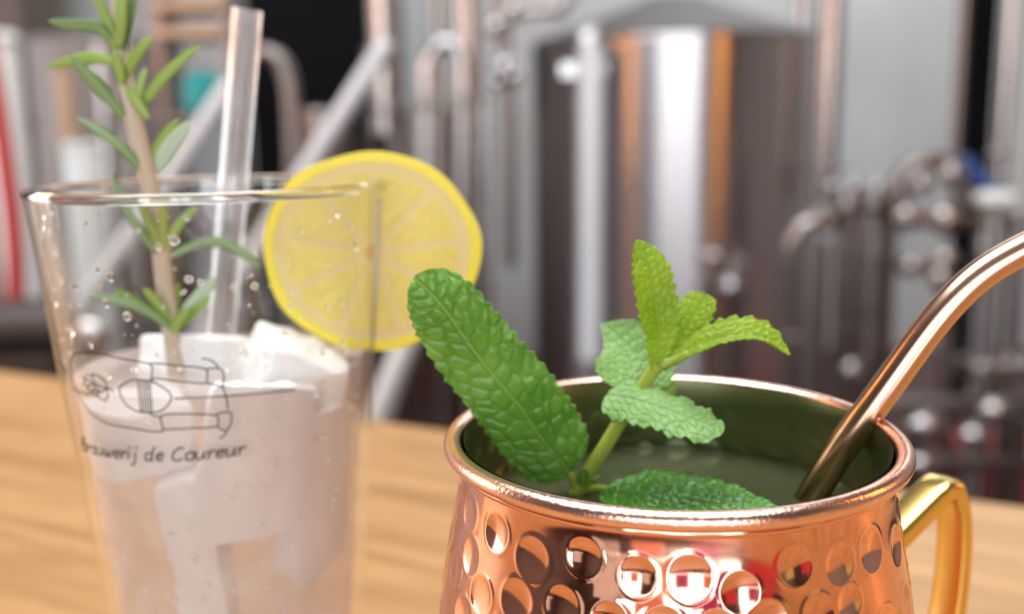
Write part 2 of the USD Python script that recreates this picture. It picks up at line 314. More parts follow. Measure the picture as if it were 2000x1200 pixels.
def dents(A, H):
    P = np.concatenate([np.c_[.0435 * (dim[:, 0] + s), dim[:, 1]] for s in (-2 * np.pi, 0, 2 * np.pi)])
    D = np.tile(dim, (3, 1)); dist, idx = cKDTree(P).query(np.c_[.0435 * A.ravel(), H.ravel()])
    x = dist / D[idx, 2]
    cap = D[idx, 3] * np.where(x < 1, 1 - x ** 2, 0)
    ring = .00008 * np.exp(-((x - 1.12) / .12) ** 2)
    return (ring - cap).reshape(A.shape)
def mug_wall(n, hs, off, k, flip):
    a = np.arange(n) * 2 * np.pi / n - np.pi; A, H = np.meshgrid(a, hs)
    fade = np.clip((H - .0045) / .002, 0, 1) * np.clip((.088 - H) / .004, 0, 1)
    r = RP(H) - off + k * dents(A, H) * fade
    v = np.stack([MC[0] + r * np.cos(A), MC[1] + r * np.sin(A), MZ - H], -1).reshape(-1, 3); m = len(hs)
    i, j = np.meshgrid(np.arange(m - 1), np.arange(n), indexing='ij'); q = np.stack([i * n + j, (i + 1) * n + j, (i + 1) * n + (j + 1) % n, i * n + (j + 1) % n], -1).reshape(-1, 4)
    if flip: q = q[:, ::-1]
    c = len(v); v = np.vstack([v, [MC[0], MC[1], v[-1, 2]]]); L = (m - 1) * n; jj = np.arange(n); kk = (jj + 1) % n
    cap = np.stack([jj + L, np.full(n, c), kk + L], -1)
    return v, np.vstack([q[:, [0, 1, 2]], q[:, [0, 2, 3]], cap[:, ::-1] if flip else cap])
mug = thing('copper_mug', 'hammered copper mug with brass handle, holding mint and a copper straw', 'mug', (MC[0], MC[1], ZT))
part(mug, 'body', mug_wall(760, np.r_[np.linspace(-.001, .052, 150), np.linspace(.053, .0955, 60)], 0, 1, False), 'copper', True)
part(mug, 'lining', mug_wall(300, np.r_[np.linspace(-.001, .06, 90), np.linspace(.062, .094, 14)], .0011, .8, True), 'mug_lining', True, label='dull metal lining with the green reflection of the mint put into its colour')
g = np.linspace(0, 2 * np.pi, 241)[:-1]; q = np.linspace(0, 2 * np.pi, 17)[:-1]
def torus(c, R, r, n=240, m=20):
    return lathe([(R + r * math.cos(x), r * math.sin(x)) for x in np.linspace(0, 2 * np.pi, m, endpoint=False)], n, c, True)
part(mug, 'rim', torus((MC[0], MC[1], MZ), .0422, .0017, 320, 24), 'copper_rim', True, label='rolled copper rim misted with fine drops')
part(mug, 'neck_bead', torus((MC[0], MC[1], MZ - .0021), .0416, .0008, 320, 12), 'copper', True)
# handle: a cast brass bar in the upright plane at azimuth HAZ
HAZ = math.radians(24)
def handle():
    e = np.array([math.cos(HAZ), math.sin(HAZ), 0]); w = np.array([-e[1], e[0], 0])
    path = spline([(.040, .0400), (.052, .0345), (.062, .0285), (.0715, .0222)], 14).tolist() + spline([(.0742, .0228), (.0762, .028), (.0774, .036), (.0772, .048), (.075, .060), (.068, .071), (.057, .078), (.042, .081)], 40).tolist()
    P = np.array(path); tg = np.gradient(P, axis=0); tg /= np.linalg.norm(tg, axis=1, keepdims=True); nn = np.stack([-tg[:, 1], tg[:, 0]], -1)
    th = np.interp(np.arange(len(P)), [0, 13, 18, 60], [.0029, .0026, .0021, .0021]); wd = .0042
    prof = [(math.copysign(abs(math.cos(x)) ** .55, math.cos(x)), math.copysign(abs(math.sin(x)) ** .55, math.sin(x))) for x in np.linspace(0, 2 * np.pi, 28, endpoint=False)]
    v = np.array([[np.r_[MC, MZ] + e * (p[0] + n_[0] * t_ * a) + np.array([0, 0, -(p[1] + n_[1] * t_ * a)]) + w * wd * b for a, b in prof] for p, n_, t_ in zip(P, nn, th)])
    n, m = v.shape[:2]; i, j = np.meshgrid(np.arange(n - 1), np.arange(m), indexing='ij'); k = (j + 1) % m
    qd = np.stack([i * m + j, i * m + k, (i + 1) * m + k, (i + 1) * m + j], -1).reshape(-1, 4)
    tm = trimesh.Trimesh(v.reshape(-1, 3), np.vstack([qd[:, [0, 1, 2]], qd[:, [0, 2, 3]]]), process=False); tm.fix_normals()
    return tm
part(mug, 'handle', handle(), 'brass', 50, label='cast brass handle')
# drink in the mug
LZ = CZ - .0752
rin = float(RP(MZ - LZ)) - .0008
single('mint_drink', lathe([(0, -.07), (.030, -.07), (.038, -.05), (.0425, -.03), (rin, 0), (rin - .001, -.0004), (0, -.0006)], 96, (MC[0], MC[1], LZ)), 'green_drink', 'pale green drink filling the copper mug under the mint', 'drink')

# ================================================================ leaves
def leaf(mid, side, wl, wr, n=(90, 44), prof=None, fold=0.0, curl=0.0, bump=.0004, cell=.0026, teeth=14, tooth=.10, thick=.00025, seed=0, wave=0.0, tip=None):
    """mid: midrib points base to tip; side: unit vectors across the blade, to the viewer's right of it, base to tip; wl, wr: half widths"""
    r = np.random.default_rng(seed); nu, nv = n
    C = spline(mid, nu); u = np.linspace(0, 1, nu); S = np.stack([np.interp(u, np.linspace(0, 1, len(side)), np.asarray(side, float)[:, k]) for k in range(3)], -1)
    tg = np.gradient(C, axis=0); L = np.linalg.norm(tg, axis=1).sum(); tg /= np.linalg.norm(tg, axis=1, keepdims=True)
    S -= tg * (S * tg).sum(1, keepdims=True); S /= np.linalg.norm(S, axis=1, keepdims=True); N = np.cross(S, tg)
    pu, pw = prof or ([0, .03, .08, .16, .32, .5, .7, .85, .94, 1], [.06, .34, .66, .88, 1, .98, .84, .58, .32, .02])
    W = PchipInterpolator(pu, pw)(u); saw = (u * teeth) % 1; saw = np.where(saw < .72, saw / .72, (1 - saw) / .28)
    v = np.linspace(-1, 1, nv); U, V = np.meshgrid(u, v, indexing='ij')
    edge = np.abs(V) ** 4
    half = np.where(V < 0, wl, wr) * W[:, None] * (1 + tooth * (saw[:, None] - .5) * edge)
    X = V * half; Y = U * L
    # vein cells: rows run from the midrib out and towards the tip
    y2 = Y - .5 * np.abs(X); w = max(wl, wr)
    pts = []
    for sgn in (-1, 1):
        for a in np.arange(-w * .9, L + w, cell * 1.15):
            for k, b in enumerate(np.arange(cell * .55, w * 1.25, cell * .95)):
                pts.append((sgn * (b + r.normal(0, cell * .24)), a + r.normal(0, cell * .26) + (.45 * cell if k % 2 else 0)))
    dd, _ = cKDTree(pts).query(np.c_[X.ravel(), y2.ravel()], k=2)
    h = np.clip((dd[:, 1] - dd[:, 0]) / (cell * .62), 0, 1).reshape(X.shape); pillow = 1 - (1 - np.clip(h * 1.15, 0, 1)) ** 2
    mr = np.exp(-(X / (cell * .11)) ** 2); sec = np.clip(1 - h * 3.2, 0, 1)
    big = meshkit.fbm(np.stack([X * 300 + seed * 3.1, Y * 300, X * 0], -1), 3, seed) - .5
    z = bump * (pillow * (1 - .8 * mr) - .6 * mr) * np.clip(half / (w * .25), 0, 1) + 2.2 * bump * big * np.clip(np.abs(X) / w * 2, 0, 1)
    z = z + fold * np.abs(X) + curl * X ** 2 / w + wave * edge * np.sin(U * 2 * np.pi * 4.5 + np.where(V < 0, 0, 1.7) + seed)
    top = C[:, None] + S[:, None] * X[..., None] + N[:, None] * (z + thick / 2)[..., None]; bot = C[:, None] + S[:, None] * X[..., None] + N[:, None] * (z - thick / 2)[..., None]
    i, j = np.meshgrid(np.arange(nu - 1), np.arange(nv - 1), indexing='ij'); m = nu * nv
    qd = np.stack([i * nv + j, i * nv + j + 1, (i + 1) * nv + j + 1, (i + 1) * nv + j], -1).reshape(-1, 4)
    rim = np.r_[np.arange(nv), np.arange(1, nu) * nv + nv - 1, (nu - 1) * nv + np.arange(nv - 2, -1, -1), np.arange(nu - 2, 0, -1) * nv]
    r2 = np.roll(rim, -1); eq = np.stack([rim, rim + m, r2 + m, r2], -1)
    f = np.vstack([qd, qd[:, ::-1] + m, eq]); f = np.vstack([f[:, [0, 1, 2]], f[:, [0, 2, 3]]])
    at_ = np.clip(.85 * mr + .06 * sec, 0, 1).ravel()
    return (np.vstack([top.reshape(-1, 3), bot.reshape(-1, 3)]), f), np.r_[at_, np.clip(at_ * 1.2 + .1, 0, 1)]
def sv(x, y, z): return np.array([x, y, z], float)     # across vector: right, away, up
mint = thing('mint_sprig', 'fresh mint sprig with crinkled leaves standing in the copper mug', 'mint', at(1128, 962, .199))
def mleaf(m, pts, side, wl, wr, label=None, **k):
    g, a = leaf([at(*p) for p in pts], side, wl, wr, **k); return part(mint, 'leaf', g, m, True, attr=a, label=label)
mleaf('mint_green', [(1116, 926, .199), (1060, 858, .197), (1000, 775, .194), (918, 676, .191), (860, 594, .189), (808, 542, .190)], [sv(.80, .10, .62), sv(.80, -.05, .62), sv(.80, -.1, .62), sv(.82, .1, .55)], .0090, .0092,
      n=(230, 130), prof=([0, .02, .06, .13, .3, .5, .7, .82, .91, .97, 1], [.03, .42, .74, .93, 1, .95, .88, .78, .62, .36, .04]), bump=.00055, cell=.0030, teeth=20, tooth=.08, seed=3, curl=-.12, wave=.0003, label='longest leaf, broad and deeply crinkled, leaning left over the rim')
mleaf('mint_young', [(1274, 724, .195), (1288, 660, .195), (1284, 620, .1955), (1274, 557, .196), (1264, 515, .197), (1243, 469, .199)], [sv(.95, .25, .1)], .0043, .0042, n=(150, 60),
      prof=([0, .05, .15, .3, .5, .7, .85, .95, 1], [.10, .30, .62, .88, 1, .98, .72, .34, .02]), bump=.0003, cell=.0015, teeth=13, tooth=.2, seed=5, fold=.25, label='upright yellow green leaf')
mleaf('mint_young', [(1304, 702, .198), (1327, 660, .199), (1352, 622, .200), (1380, 576, .202)], [sv(.80, .1, .6)], .0040, .0040, n=(110, 60),
      prof=([0, .1, .3, .5, .7, .85, .95, 1], [.08, .4, .75, 1, 1, .92, .7, .25]), bump=.0003, cell=.0014, teeth=9, tooth=.16, seed=6, fold=.2)
mleaf('mint_young', [(1297, 722, .196), (1345, 690, .194), (1410, 664, .192), (1478, 660, .191), (1543, 694, .190)], [sv(.25, .60, .62), sv(.12, .75, .42), sv(0, .8, .30), sv(0, .7, .4)], .0038, .0042, n=(150, 60),
      prof=([0, .1, .25, .45, .65, .8, .92, 1], [.22, .35, .55, .9, 1, .85, .45, .03]), bump=.0003, cell=.0014, teeth=11, tooth=.2, seed=8, fold=-.55)
mleaf('mint_pale', [(1238, 768, .199), (1238, 735, .2015), (1232, 695, .2045), (1210, 660, .207), (1174, 634, .2085)], [sv(1, .05, -.05), sv(1, .05, -.05), sv(.9, .1, .35)], .0082, .0084, n=(150, 90),
      prof=([0, .06, .15, .3, .5, .68, .8, .9, 1], [.1, .6, .88, 1, .98, .74, .5, .26, .02]), bump=.00026, cell=.0017, teeth=15, tooth=.1, seed=9, curl=.12, label='broad pale leaf behind the stem')
mleaf('mint_pale', [(1186, 772, .1970), (1245, 784, .1925), (1318, 808, .188), (1376, 830, .185), (1414, 842, .184)], [sv(.05, -.82, -.42)], .0052, .0056, n=(150, 80),
      prof=([0, .04, .12, .3, .5, .7, .85, .95, 1], [.25, .70, .92, 1, .98, .92, .78, .5, .1]), bump=.0003, cell=.0018, teeth=11, tooth=.16, seed=11, curl=-.15, wave=.0005, label='pale leaf held flat in front of the stem')
mleaf('mint_wet', [tuple(p) for p in [(1182, 953, .2005), (1250, 961, .194), (1340, 977, .187), (1430, 992, .181), (1530, 999, .178)]], [sv(-.25, -.95, -.05)], .0112, .0085, n=(150, 80),
      bump=.0003, cell=.0022, teeth=14, tooth=.08, seed=12, label='leaf floating wet on the drink')
mleaf('mint_green', [(1280, 775, .202), (1300, 765, .206), (1318, 752, .21)], [sv(.5, .2, -.8)], .0030, .0030, n=(50, 30), bump=.00025, cell=.0014, teeth=6, tooth=.15, seed=14)
mleaf('mint_green', [(1136, 950, .197), (1139, 932, .1965), (1141, 914, .196)], [sv(1, 0, .1)], .0012, .0012, n=(30, 16), bump=.0001, cell=.0009, teeth=5, tooth=.1, seed=15)
mleaf('mint_green', [(1150, 952, .2), (1163, 940, .2015), (1172, 930, .2025)], [sv(.6, .2, .7)], .0014, .0014, n=(30, 16), bump=.0001, cell=.0009, teeth=5, tooth=.1, seed=16)
sp_ = spline([at(1110, 1010, .199), at(1136, 945, .199), at(1180, 875, .1985), at(1228, 795, .1975), at(1262, 745, .1965), at(1283, 712, .196)], 40)
part(mint, 'stem', tube(sp_, np.interp(np.linspace(0, 1, 40), [0, .2, .75, 1], [.0019, .0016, .0014, .0015]), 16), 'mint_stem', True)
part(mint, 'leaf_stalk', tube(spline([at(1130, 968, .199), at(1121, 945, .199), at(1114, 922, .199)], 10), [.0010] * 10, 10), 'mint_stem', True)
part(mint, 'leaf_stalk', tube(spline([at(1140, 958, .199), at(1165, 955, .2), at(1186, 958, .2003)], 10), [.0009] * 10, 10), 'mint_stem', True)
part(mint, 'leaf_stalk', tube(spline([at(1284, 712, .196), at(1310, 708, .1955), at(1345, 690, .194)], 10), np.linspace(.0012, .0008, 10), 10), 'mint_stem', True)
# copper straw
st = spline([at(1500, 1092, .197), at(1574, 988, .194), at(1648, 870, .191), at(1712, 783, .190), at(1790, 675, .190), at(1852, 597, .190), at(1910, 542, .190), at(1975, 500, .190), at(2080, 450, .190), at(2250, 380, .190)], 90)
single('copper_straw', tube(st, .0031, 40, hollow=.0005), 'straw_copper', 'bent copper drinking straw resting against the mug rim', 'straw', smooth=60)

# ================================================================ tall glass
GC = np.array([-.07297, .24574]); GZ = CZ - .01246     # rim top
GH = GZ - ZT
def gr(h): return .0420 - .0894 * h                      # outer radius, h below the rim top
W = .0019
prof = [(0, 0), (gr(GH) - .002, 0), (gr(GH) - .0006, .0006), (gr(GH - .002), .002)] + [(gr(GH - z), z) for z in np.linspace(.004, GH - .0012, 30)]
prof += [(.0420 - W / 2 + W / 2 * math.cos(a), GH - W / 2 + W / 2 * math.sin(a)) for a in np.linspace(.2, np.pi - .2, 9)]
prof += [(gr(GH - z) - W, z) for z in np.linspace(GH - .0012, .016, 30)] + [(gr(GH - .012) - W - .004, .012), (0, .0105)]
glass = thing('cocktail_glass', 'tall tapered clear glass with a line drawing printed on it, lemon wheel on its rim', 'glass', (GC[0], GC[1], ZT))
part(glass, 'body', lathe(prof, 160, (GC[0], GC[1], ZT)), 'wall_glass', 50)
part(glass, 'rim', torus((GC[0], GC[1], GZ - .0010), .0420 - W / 2, W / 2 + .0002, 200, 16), 'clear_glass', True, label='rounded glossy rim')
DZ = CZ - .0573
hd = GZ - DZ
lp = [(0, .0122), (gr(GH - .012) - W - .0055, .0132)] + [(gr(GH - z) - W - .0012, z) for z in np.linspace(.0165, DZ - ZT, 20)] + [(gr(hd) - W - .0022, DZ - ZT - .0006), (0, DZ - ZT - .0007)]
drink = thing('lemonade', 'cloudy pinkish iced drink filling the tall glass', 'drink', (GC[0], GC[1], ZT + .0122))
part(drink, 'liquid', lathe(lp, 128, (GC[0], GC[1], ZT)), 'cloudy_drink', 50)
# print: ribbons lying on the outer face
def on_glass(px, py):
    d = ray(px, py); o = EYE - np.r_[GC, GZ]; k = .0894      # radius = .042 + k z (z below rim is negative)
    A = d[0] ** 2 + d[1] ** 2 - (k * d[2]) ** 2; B = o[0] * d[0] + o[1] * d[1] - k * d[2] * (.042 + k * o[2]); Cc = o[0] ** 2 + o[1] ** 2 - (.042 + k * o[2]) ** 2
    s = B * B - A * Cc
    if s < 0: s = 0
    q = o + d * ((-B - math.sqrt(s)) / A); return math.atan2(q[1], q[0]), q[2]
def ribbon(ah, w=.00016):
    ah = np.asarray(ah, float); R = .042 + .0894 * ah[:, 1]; P = np.c_[ah[:, 0] * .038, ah[:, 1]]
    t = np.gradient(P, axis=0); t /= np.linalg.norm(t, axis=1, keepdims=True) + 1e-12; n = np.c_[-t[:, 1], t[:, 0]]
    out = []
    for s, lift in ((1, .00003), (-1, .00003), (-1, .00007), (1, .00007)):
        Q = P + s * w * n; a = Q[:, 0] / .038; r = .042 + .0894 * Q[:, 1] + lift
        out.append(np.stack([GC[0] + r * np.cos(a), GC[1] + r * np.sin(a), GZ + Q[:, 1]], -1))
    v = np.stack(out, 1); n_ = len(v); i, j = np.meshgrid(np.arange(n_ - 1), np.arange(4), indexing='ij'); k = (j + 1) % 4
    qd = np.stack([i * 4 + j, (i + 1) * 4 + j, (i + 1) * 4 + k, i * 4 + k], -1).reshape(-1, 4)
    return v.reshape(-1, 3), np.vstack([qd[:, [0, 1, 2]], qd[:, [0, 2, 3]]])
def pl(pts, rounded=True, w=.00016, k=6):
    p = np.asarray(pts, float) / 4 + (0, 600)
    if rounded and len(p) > 2:
        from scipy.interpolate import PchipInterpolator as PI
        s = np.r_[0, np.cumsum(np.linalg.norm(np.diff(p, axis=0), axis=1))]; x = np.linspace(0, s[-1], len(p) * k); p = np.c_[PI(s, p[:, 0])(x), PI(s, p[:, 1])(x)]
    else:
        p = np.vstack([a + (b - a) * np.linspace(0, 1, 5)[:, None] for a, b in zip(p[:-1], p[1:])])
    return ribbon([on_glass(*q) for q in p], w)
LINES = [[(553, 470), (556, 420), (568, 385), (600, 362), (660, 353), (740, 362), (830, 378), (1000, 412), (1150, 440), (1175, 450), (1188, 470), (1188, 545), (1175, 572)],
         [(1165, 445), (1190, 440), (1400, 460), (1610, 485), (1620, 500), (1616, 585), (1600, 597), (1400, 580), (1200, 557), (1180, 565)],
         [(1615, 485), (1690, 478), (1725, 488), (1745, 515), (1748, 560), (1742, 610), (1732, 625), (1700, 612), (1615, 597)],
         [(1575, 402), (1620, 407), (1665, 428), (1695, 455), (1706, 478)], [(1742, 625), (1760, 680), (1775, 740), (1780, 800)],
         [(553, 470), (555, 520), (575, 590), (610, 670), (660, 760), (740, 850), (860, 915), (1000, 942), (1250, 975), (1270, 968), (1274, 950), (1262, 900), (1250, 862), (1190, 845), (1165, 825)],
         [(1250, 860), (1280, 842), (1400, 835), (1550, 838), (1690, 845), (1705, 870), (1705, 920), (1695, 935), (1500, 947), (1275, 957)],
         [(1690, 842), (1730, 825), (1790, 822), (1808, 840), (1808, 880), (1795, 930), (1770, 965), (1698, 935)], [(1770, 965), (1755, 1000), (1730, 1020), (1712, 1027)],
         [(930, 630), (960, 605), (1060, 568), (1160, 572), (1250, 615), (1320, 665), (1340, 705), (1325, 750), (1290, 790), (1230, 820), (1160, 827), (1090, 820), (1030, 795), (970, 740), (935, 660), (930, 630)],
         [(1360, 713), (1500, 710), (1750, 695), (2000, 675), (2180, 658), (2308, 647)], [(430, 402), (545, 520)], [(560, 632), (640, 668), (705, 684)]]
HOP = [[(680, 520), (730, 547), (725, 515)], [(725, 515), (790, 550), (830, 592), (840, 635), (800, 660), (765, 655)], [(725, 555), (750, 605), (835, 635)], [(655, 550), (700, 575), (750, 605)], [(668, 535), (660, 560), (668, 578), (655, 600), (690, 625), (702, 603), (735, 612)],
       [(690, 625), (685, 645), (715, 662), (738, 640), (735, 612)], [(720, 655), (770, 658), (765, 700), (715, 672), (720, 655)], [(765, 700), (825, 735), (847, 690), (838, 640)], [(835, 635), (870, 640), (892, 672)], [(750, 605), (768, 655)]]
em = [pl(l) for l in LINES] + [pl(l, False) for l in HOP] + [pl([(1075 + 19 * i, 573), (1099 + 18.5 * i, 822)], False, .00013) for i in range(6)]
part(glass, 'printed_emblem', cat(*em), 'ink', False, label='thin black line drawing of a crouching cyclist seen from above')
# hand lettering
GL = {'B': [[(0, 0), (.12, 1.6)], [(.05, 1.5), (.55, 1.65), (.6, 1.15), (.15, .9), (.7, .75), (.65, .1), (0, .05)]], 'r': [[(0, 1), (.08, 0)], [(.06, .55), (.25, .95), (.5, .9)]], 'o': [[(.3, 1), (.02, .6), (.1, .08), (.42, .05), (.58, .5), (.45, .95), (.3, 1), (.62, .85)]],
      'u': [[(0, 1), (.02, .3), (.2, .02), (.42, .25), (.55, 1)], [(.55, 1), (.56, .2), (.7, .05)]], 'w': [[(0, 1), (.1, .1), (.2, .05), (.38, .8), (.5, .08), (.6, .08), (.85, 1)]], 'e': [[(.04, .5), (.5, .62), (.42, .98), (.15, .9), (.02, .4), (.2, .04), (.55, .2)]],
      'i': [[(.05, .95), (.1, .05)], [(.06, 1.38), (.13, 1.62)]], 'j': [[(.15, .95), (.12, -.5), (-.15, -.6)], [(.16, 1.38), (.23, 1.62)]], 'd': [[(.5, .9), (.2, .95), (.02, .5), (.12, .05), (.4, .15), (.52, .6)], [(.6, 1.75), (.52, .1), (.66, .02)]],
      'C': [[(.75, 1.35), (.5, 1.55), (.12, 1.1), (.05, .4), (.35, .02), (.8, .25)]]}
ADV = {'B': .9, 'r': .55, 'o': .72, 'u': .82, 'w': 1.0, 'e': .68, 'i': .46, 'j': .5, 'd': .85, 'C': .95, ' ': .45}
def lettering(s, p0, p1, h):
    (a0, z0), (a1, z1) = on_glass(*p0), on_glass(*p1); tot = sum(ADV[c] for c in s); sx = (a1 - a0) / tot; x = 0; out = []
    for c in s:
        for stroke in GL.get(c, []):
            q = np.array(stroke, float); q[:, 0] = x + q[:, 0] + .16 * q[:, 1]
            if len(q) > 2:
                k = np.linspace(0, len(q) - 1, len(q) * 5); q = np.c_[PchipInterpolator(np.arange(len(q)), q[:, 0])(k), PchipInterpolator(np.arange(len(q)), q[:, 1])(k)]
            else: q = q[0] + (q[1] - q[0]) * np.linspace(0, 1, 4)[:, None]
            out.append(ribbon(np.c_[a0 + q[:, 0] * sx, z0 + (z1 - z0) * q[:, 0] / tot + q[:, 1] * h], .00021))
        x += ADV[c]
    return cat(*out)
part(glass, 'printed_lettering', lettering('Brouwerij de Coureur', (161, 879), (480, 888), .00195), 'ink', False, label='handwritten black lettering under the drawing')
# drops clinging to the glass above the drink
def drops(n, inner, h0, h1, r0, r1, a0, a1, seed):
    r = np.random.default_rng(seed); out = []
    for _ in range(n):
        a, h, q = r.uniform(a0, a1), r.uniform(h0, h1), r0 + (r1 - r0) * r.random() ** 2.5
        R = gr(h) - (W if inner else 0); e = np.array([math.cos(a), math.sin(a), 0]); c = np.r_[GC, GZ - h] + e * R
        m = trimesh.creation.icosphere(2, q); v = np.array(m.vertices); v[:, 0] *= .45; v[:, 1] *= r.uniform(.8, 1.2)
        v = v[:, :1] * e + v[:, 1:2] * np.array([-e[1], e[0], 0]) + v[:, 2:] * np.array([0, 0, 1.0]); out.append((v + c, np.array(m.faces)))
    return cat(*out)
part(glass, 'water_drops', cat(drops(170, True, .004, .042, .0002, .0011, -np.pi, 0, 1), drops(60, False, .004, .06, .0002, .0007, -np.pi, 0, 2)), 'water', True, kind='stuff', label='clear water drops clinging to the glass')
# bubbles inside the drink at the front
def fizz(n, seed):
    r = np.random.default_rng(seed); out = []
    for _ in range(n):
        a, h = r.uniform(-np.pi * .95, -.05), r.uniform(.047, .125); R = gr(h) - W - .0003; c = np.r_[GC, GZ - h] + np.array([math.cos(a), math.sin(a), 0]) * R; out.append(ball(c, r.uniform(.0002, .0005), 1))
    return cat(*out)

part(drink, 'bubbles', fizz(150, 5), 'bubble', True, kind='stuff', label='tiny bright bubbles against the glass')
# ice
def ice_block(px, py, Y, s, rot, seed):
    r = np.random.default_rng(seed); q = manifold3d.Manifold.batch_hull([manifold3d.Manifold.sphere(.0018, 12).translate([sx * s[0] / 2 * r.uniform(.75, 1), sy * s[1] / 2 * r.uniform(.75, 1), sz * s[2] / 2 * r.uniform(.75, 1)]) for sx in (-1, 1) for sy in (-1, 1) for sz in (-1, 1)]).rotate(rot)
    q = q.refine_to_length(.0022); v, f = vf(q); v = v + (meshkit.fbm(v * 190 + seed, 4, seed)[:, None] - .5) * .0040 * v / (np.linalg.norm(v, axis=1, keepdims=True) + 1e-9)
    v = v + at(px, py, Y); h = GZ - v[:, 2]; e = v[:, :2] - GC; d = np.linalg.norm(e, axis=1); lim = gr(h) - W - .0016
    v[:, :2] = GC + e * np.minimum(1, lim / np.maximum(d, 1e-9))[:, None]      # pressed against the glass
    return v, f
ICE = [(505, 905, .2195, (.024, .022, .036), (0, 10, 12), 'big ice block at the middle of the pale drink'), (250, 850, .2250, (.026, .018, .015), (4, -8, 24), 'ice block behind the printed lettering'), (570, 745, .2400, (.021, .020, .018), (12, 20, 30), 'ice block floating at the surface by the lemon'),
       (385, 722, .250, (.022, .018, .014), (-10, 15, 50), 'ice block floating at the surface under the rosemary'), (392, 1090, .2230, (.009, .014, .044), (2, -5, 8), 'narrow frosted ice splinter low in the pale drink'), (640, 960, .2300, (.010, .018, .040), (0, 14, -30), 'tall slanting ice block at the right of the pale drink')]
for k, (px, py, Y, s, rot, lab) in enumerate(ICE):
    single('ice_cube', ice_block(px, py, Y, s, rot, 40 + k), 'ice', lab, 'ice cube', smooth=60)

for k, (x, y, z) in enumerate([(-.011, .004, .024), (.010, .004, .024), (-.010, .010, .046), (.012, .009, .046), (-.012, .008, .066), (.014, .008, .064)]):
    r = np.random.default_rng(90 + k); q = ice_block(0, 0, 1, (.017, .017, .017), tuple(r.uniform(-40, 40, 3)), 60 + k); v = q[0] - q[0].mean(0) + np.array([GC[0] + x, GC[1] + y, ZT + z])
    e = v[:, :2] - GC; d = np.linalg.norm(e, axis=1); v[:, :2] = GC + e * np.minimum(1, (gr(GZ - v[:, 2]) - W - .0020) / np.maximum(d, 1e-9))[:, None]
    single('ice_cube', (v, q[1]), 'ice', 'hazy ice cube packed inside the pale drink', 'ice cube', group='ice packed inside the pale drink', smooth=60)

# lemon wheel
LY = .2500
lem = thing('lemon_wheel', 'round lemon slice slotted onto the rim of the tall glass', 'lemon', at(728, 684, LY))
LC = at(728, 491, LY); px_m = (LY * cp + (CZ - LC[2]) * sp) / F
LXv = np.array([.992, .10, .0]); LXv /= np.linalg.norm(LXv); LZv = np.array([0, -.02, 1.0]); LZv -= LXv * (LZv @ LXv); LZv /= np.linalg.norm(LZv); LN = np.cross(LXv, LZv)
RL = 209 * px_m
def lem_xy(poly, t0, t1):
    out = []
    for g_ in getattr(poly, 'geoms', [poly]):
        m = trimesh.creation.extrude_polygon(g_, t1 - t0, engine='earcut'); v = np.array(m.vertices); v[:, 2] += t0
        out.append((LC + v[:, :1] * LXv + v[:, 1:2] * LZv + v[:, 2:] * LN, np.array(m.faces)))
    return cat(*out)
aa = np.linspace(0, 2 * np.pi, 121)[:-1]
wob = 1 + .012 * np.sin(3 * aa + .6) + .010 * np.sin(5 * aa + 2) + .006 * np.sin(9 * aa); sq = np.array([1.0, .93])
outer = sg.Polygon(np.c_[np.cos(aa), np.sin(aa)] * (RL * wob)[:, None] * sq)
ring_r = sg.Polygon(np.c_[np.cos(aa), np.sin(aa)] * (RL * (wob * .5 + .5) * .905)[:, None] * sq)
slx = (at(728, 491, LY) @ LXv); wall = np.r_[GC, 0] + np.array([math.cos(.1), math.sin(.1), 0]) * (gr(.03) - W / 2)
sx = (wall - LC) @ LXv
wx = lambda z: sx + .0894 * (z + LC[2] - (GZ - .03))
slot = sg.Polygon([(wx(.0135) - .00055, .0135), (wx(.0135) + .00055, .0135), (wx(-.05) + .00055, -.05), (wx(-.05) - .00055, -.05)])
TH = .0048
def rounded_rind():
    d = ring_r.difference(slot); o = outer.difference(slot).difference(ring_r)
    return lem_xy(o, -TH / 2, TH / 2)
part(lem, 'rind', rounded_rind(), 'lemon_rind', 40, label='bright yellow peel')
part(lem, 'pith', lem_xy(ring_r.difference(slot), -TH / 2 + .0003, TH / 2 - .0003), 'lemon_pith', 40, label='pale yellow pith and membranes')
NS = 9
for k in range(NS):
    a0, a1 = 2 * np.pi * (k + .06) / NS + .12, 2 * np.pi * (k + .94) / NS + .12
    ar = np.linspace(a0, a1, 14); o = np.c_[np.cos(ar), np.sin(ar)] * RL * .80 * sq; i_ = np.array([[math.cos((a0 + a1) / 2), math.sin((a0 + a1) / 2)]]) * RL * .09 * sq
    w = sg.Polygon(np.vstack([o, i_])).buffer(-.0010).buffer(.0007).difference(slot)
    if w.area > 1e-6: part(lem, 'segment', lem_xy(w, -TH / 2 + .0001, TH / 2 - .0001), 'lemon_flesh', 40)
part(lem, 'core', lem_xy(sg.Point(0, 0).buffer(RL * .07).difference(slot), -TH / 2, TH / 2), 'lemon_core', 40, label='orange brown core')

# glass straw
gs = np.array([at(482, 18, .262), at(432, 640, .262)]); dv = gs[1] - gs[0]; low = gs[0] + dv * ((ZT + .016 - gs[0][2]) / dv[2])
low2 = gs[0] + dv * ((DZ - .02 - gs[0][2]) / dv[2])
single('glass_straw', tube(spline([gs[0], low2], 24), .0040, 40, hollow=.0012), 'straw_glass', 'clear glass drinking straw standing in the tall glass', 'straw', smooth=60)

